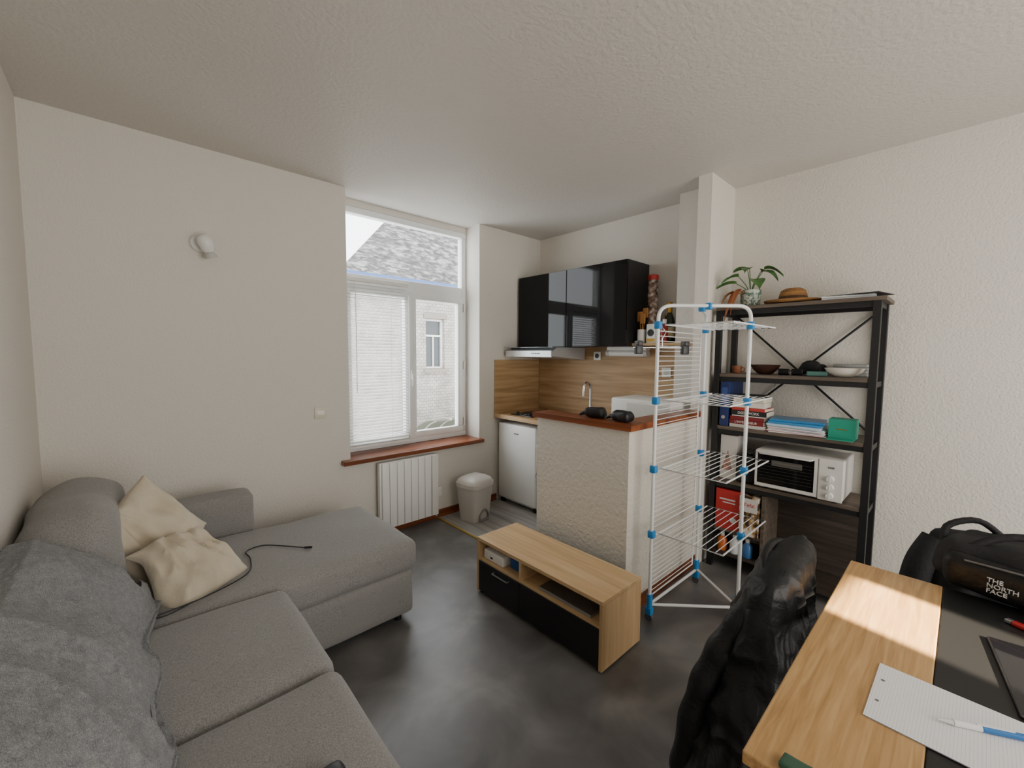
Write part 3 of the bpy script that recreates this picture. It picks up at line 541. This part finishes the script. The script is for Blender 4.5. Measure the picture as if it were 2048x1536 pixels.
for k,(c,h,l,t) in enumerate(order):
    y=.95+random.uniform(-.008,.008); e=thing('book',('dark red' if c in('#7a1f22','#7a2326','#b73a34') else 'black' if c in('#1d1d20','#202226') else 'cream')+' paperback lying in the shelf book stack','book',(3.04,y,zz),rz=random.uniform(-4,4),group='stacked books on the shelf')
    B().box((-.075,-l/2,0),(.075,l/2,h),.0015).done('cover',M('bk'+c[1:],c,.5),e); B().box((-.07,-l/2-.0006,.002),(.0745,-l/2+.001,h-.002)).done('page_block',M('pages','#d9d2c0',.8),e)
    if t: text(t,h*.75,M('book_print','#e8e4dc',.6),e,(-.0758,0,h/2),(R(90),0,R(-90)),ext=.0003,sx=.95)
    zz+=h+.0005
z=thing('paper_pile','loose pile of white and pink paper sheets','paper',(3.05,.685,Z3))
for j in range(7):
    B().box((-.09,-.145,0),(.11,.145,.0045)).done('sheet',M('sheetp%d'%(j%3),('#e6e6e4','#d9a6a6','#dfe3e8')[j%3],.7),z,loc=(random.uniform(-.015,.01),random.uniform(-.008,.008),j*.0055),rot=(0,0,R(random.uniform(-7,7))))
zt=Z3+.0385
for j,(c,lb) in enumerate((('#b9cfe0','pale blue document folder on the paper pile'),('#3f86b9','bright blue document folder on the pile'),('#2f79ae','glossy blue document folder on top'))):
    B().box((-.10,-.14,0),(.10,.14,.014),.002).done('document_folder',M('fold%d'%j,c,.3),loc=(3.05+.01*j,.69,zt),rot=(0,0,R(-3+5*j)),label=lb,cat='folder',group='document folders'); zt+=.0145
z=thing('tea_box','teal square cardboard box with gold print and open flap','box',(3.03,.46,Z3)); tm=M('teal_card','#1f8f76',.5)
B().box((-.05,-.062,.0),(.05,.062,.115),.002).done('box_body',tm,z); B().box((-.11,-.06,.001),(-.052,.06,.006)).done('flap',tm,z); B().box((-.0505,-.025,.055),(-.0501,.025,.06)).done('print',M('gold_foil','#b98a3a',.3,.8),z)
z=thing('mini_oven','white countertop mini oven with glass door','oven',(2.92,.655,Z4))
ow=M('oven_white','#d6d4ce',.35)
B().box((.012,-.225,.012),(.32,.225,.25),.012,3).done('oven_body',ow,z,smooth=40)
B().box((0.002,-.225,.012),(.014,-.11,.25),.004).done('control_panel',ow,z)
b=B(); 
b.box((0,-.105,.02),(.012,.22,.04),.002); b.box((0,-.105,.23),(.012,.22,.245),.002); b.box((0,-.105,.04),(.012,-.09,.23)); b.box((0,.208,.04),(.012,.22,.23)); b.done('door_frame',ow,z)
B().box((.004,-.09,.04),(.0119,.208,.23)).done('door_glass',M('oven_glass','#0e0d0c',.08,spec=.3),z)
boxes('rack',M('rack_grey','#3a3835',.6),z,[((.002,-.08,.07+j*.02),(.0038,.2,.0715+j*.02)) for j in range(7)])
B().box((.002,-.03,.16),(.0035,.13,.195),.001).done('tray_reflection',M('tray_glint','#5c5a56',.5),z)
B().tube([(0,-.08,.232),(-.022,-.07,.232),(-.022,.19,.232),(0,.2,.232)],.005,8).done('handle',ow,z,smooth=50)
for j in range(3):
    b=B(); b.cyl((.002,-.168,.045+j*.048),(-.018,-.168,.045+j*.048),.019,.016); b.box((-.02,-.170,.031+j*.048),(-.018,-.166,.059+j*.048)); b.done('knob',white,z,smooth=50)
text('2500',.016,M('print_dark','#333333',.5),z,(.001,-.168,.205),(R(90),0,R(-90)))
boxes('foot',blackmat,z,[((x,y,0),(x+.02,y+.02,.0125)) for x in (.03,.27) for y in (-.2,.18)])
b=thing('toaster','black toaster beside the mini oven','toaster',(3.07,.945,Z4)); B().soft((0,0,.10),(.12,.055,.098),.03,14,nz=10).done('toaster_body',M('toaster_black','#1a1a1c',.25),b,smooth=60); boxes('bread_slot',steel,b,[((-.09,-.02,.196),(.09,-.008,.199)),((-.09,.008,.196),(.09,.02,.199))]); B().box((-.135,-.012,.12),(-.118,.012,.135),.003).done('lever',blackmat,b)
z=thing('appliance_carton','white carton with a pink and green photo print','box',(3.09,1.065,Z4)); B().box((-.1,-.055,0),(.1,.05,.30),.002).done('carton_body',M('carton_white','#d8d4cf',.6),z); b=B(); b.poly([(-.1008,.04,.06),(-.1008,-.03,.06),(-.1008,.0,.2)],(.0006,0,0)); b.done('picture_panel',M('pink_print','#b5766e',.6,var=(25,(1,1,1),[(.4,'#c28a7c'),(.6,'#5e6b58')],3,0)),z)
z=thing('carton','red cardboard box with white print on the low shelf','box',(3.07,1.045,.284)); B().box((-.11,-.075,0),(.11,.075,.27),.002).done('carton_body',M('red_card','#b92e2c',.55),z)
boxes('print',wt_,z,[((-.1106,-.05,.2),(-.1101,.05,.21)),((-.1106,-.05,.18),(-.1101,.03,.188))]); B().cyl((-.1108,-.04,.07),(-.1101,-.04,.07),.02).done('emblem',wt_,z)
z=thing('carton','appliance carton with red brand label and food photos','box',(3.05,.905,.284)); B().box((-.11,-.055,0),(.11,.058,.26),.002).done('carton_body',M('carton_mix','#cfc6b4',.6,var=(22,(1,1,1),[(.42,'#3a2c25'),(.5,'#b98d54'),(.58,'#e6e0d4')],3,0)),z); B().box((-.1112,-.05,.16),(-.1101,.053,.25)).done('label_panel',M('carton_white','#e2dfd8',.6),z); text('Tefal',.034,M('red_print','#c0202a',.5),z,(-.1118,0,.207),(R(90),0,R(-90)))
for k,(y,c,lb) in enumerate(((1.08,'#c96a2b','orange cleaning bottle on the lowest shelf'),(1.0,'#d9dde0','white cleaning bottle on the lowest shelf'),(.92,'#3d6fa8','blue cleaning bottle on the lowest shelf'))):
    z=thing('cleaning_bottle',lb,'bottle',(3.0,y,.121)); B().lathe([(.028,0),(.03,.01),(.03,.075),(.012,.1)]).done('bottle_body',M('clb%d'%k,c,.3),z,smooth=50); B().lathe([(.013,.098),(.013,.125),(.008,.127)]).done('cap',white,z,smooth=50)
# ---------------------------------------------------------------- DRYING RACK
dr=thing('drying_rack','white wire tower clothes airer with blue joints, half folded','drying rack',(2.36,.95,0))
P1=(-.29,.16); P2=(.29,.155); P3=(.05,-.175); ZL=[1.62,1.22,.85,.49]
wm=M('rack_white','#e9eaea',.35)
b=B(); b.tube(fillet([(P1[0],P1[1],.06),(P1[0],P1[1],1.72),(P3[0],P3[1],1.72),(P3[0],P3[1],.06)],.07,8),.0095,10)
b.done('frame',wm,dr,smooth=60)
b=B(); b.tube(fillet([(P2[0],P2[1],.05),(P2[0],P2[1],1.71),(-.02,.05,1.71)],.06,8),.0095,10)
b.done('frame',wm,dr,smooth=60)
for A_,C_ in ((P1,P2),(P1,P3),(P2,P3)): B().tube([(A_[0],A_[1],.09),(C_[0],C_[1],.085)],.008,8).done('base_bar',wm,dr,smooth=60)
for k,z in enumerate(ZL):
    b=B(); y0_,y1_=-.20,.135; xa,xb=-.26,.37
    b.tube([(xa,y0_,z),(xb,y0_,z),(xb,y1_,z),(xa,y1_,z)],.0045,6,closed=True)
    for j in range(1,9): y=y0_+(y1_-y0_)*j/9; b.tube([(xa,y,z),(xb,y,z)],.0022,5)
    b.done('tray',wm,dr,smooth=60)
    zb=[1.24,.87,.51,.12][k]; zt=z-.03
    b=B(); b.tube([(P1[0]+.02,.175,zb),(P2[0]-.02,.175,zb),(P2[0]-.02,.175,zt),(P1[0]+.02,.175,zt)],.0045,6,closed=True)
    n=int((zt-zb)/.026)
    for j in range(1,n): zz=zb+(zt-zb)*j/n; b.tube([(P1[0]+.02,.175,zz),(P2[0]-.02,.175,zz)],.0022,5)
    b.done('folded_tray',wm,dr,smooth=60)
    for P in (P1,P2,P3):
        B().box((P[0]-.017,P[1]-.017,z-.022),(P[0]+.017,P[1]+.017,z+.018),.006).done('joint',blue,dr,smooth=40)
for (x,y) in ((-.02,.05),(-.10,-.02)):
    B().box((x-.016,y-.016,1.70),(x+.016,y+.016,1.735),.006).done('joint',blue,dr,smooth=40)
for P in (P1,P2,P3):
    b=B(); b.tube([(P[0],P[1],.05),(P[0],P[1],.15)],.016,10); b.box((P[0]-.018,P[1]-.018,.035),(P[0]+.018,P[1]+.018,.075),.006); b.done('leg_foot',blue,dr,smooth=40)
    B().cyl((P[0]-.012,P[1],.022),(P[0]+.012,P[1],.022),.022).done('wheel',rubber,dr,smooth=40)
hg=thing('trouser_hanger','metal trouser hanger with two black clips on the airer','hanger',(2.10,1.10,1.50),rz=-28)
b=B(); b.tube([(-.17,0,0),(.17,0,0)],.0045,8); b.tube([(0,0,0),(0,0,.05),(.02,0,.08),(.0,0,.105),(-.02,0,.09)],.0028,8); b.done('hanger_bar',chrome,hg,smooth=50)
for x in (-.14,.14):
    b=B(); b.box((x-.02,-.014,-.035),(x+.02,.014,.015),.006); b.box((x-.014,-.022,.01),(x+.014,.022,.035),.005); b.done('clip',blackmat,hg,smooth=40)
# ---------------------------------------------------------------- LIGHT
w=bpy.data.worlds.new('World'); bpy.context.scene.world=w; w.use_nodes=True; N=w.node_tree.nodes; L=w.node_tree.links; bg=N['Background']
tc=N.new('ShaderNodeTexCoord'); sx=N.new('ShaderNodeSeparateXYZ'); mr=N.new('ShaderNodeMapRange'); mr.inputs[1].default_value=-1; mr.inputs[2].default_value=1
cr=N.new('ShaderNodeValToRGB'); cr.color_ramp.elements[0].color=(.85,.815,.76,1); cr.color_ramp.elements[0].position=.3; cr.color_ramp.elements[1].color=(.93,.97,1.0,1); cr.color_ramp.elements[1].position=.6
L.new(tc.outputs['Generated'],sx.inputs[0]); L.new(sx.outputs['Y'],mr.inputs[0]); L.new(mr.outputs[0],cr.inputs[0]); L.new(cr.outputs[0],bg.inputs[0])
bg.inputs[1].default_value=7.2
def portal(loc,rot,sx,sy):
    l=bpy.data.lights.new('window_portal','AREA'); l.shape='RECTANGLE'; l.size=sx; l.size_y=sy; l.cycles.is_portal=True
    o=bpy.data.objects.new('window_portal',l); COL.objects.link(o); o.location=loc; o.rotation_euler=rot
portal((1.85,3.45,1.64),(R(-90),0,0),1.2,1.95)
portal((1.6,YF-.1,1.3),(R(90),0,0),2.2,2.1)
l=bpy.data.lights.new('sun_shaft','AREA'); l.shape='RECTANGLE'; l.size=.28; l.size_y=.17; l.spread=R(1.5); l.energy=3.6; l.color=(1,.84,.62)
o=bpy.data.objects.new('sun_shaft',l); COL.objects.link(o); o.location=(1.244,-1.6,1.55); o.rotation_euler=Vector((.15,.85,-.42)).to_track_quat('-Z','Y').to_euler()
# ---------------------------------------------------------------- CAMERA
f=838.6; pit=R(4.07); yaw=R(47.245); roll=R(.422)
Fv=Vector((math.cos(yaw)*math.cos(pit),math.sin(yaw)*math.cos(pit),-math.sin(pit))); Rv=Vector((math.sin(yaw),-math.cos(yaw),0)); Uv=Rv.cross(Fv)
R2=Rv*math.cos(roll)+Uv*math.sin(roll); U2=-Rv*math.sin(roll)+Uv*math.cos(roll)
cam=bpy.data.cameras.new('camera'); co=bpy.data.objects.new('camera',cam); COL.objects.link(co)
mt=Matrix((R2,U2,-Fv)).transposed().to_4x4(); mt.translation=Vector((0,0,1.46)); co.matrix_world=mt
cam.sensor_width=36; cam.lens=f/2048*36; cam.clip_start=.02
bpy.context.scene.camera=co
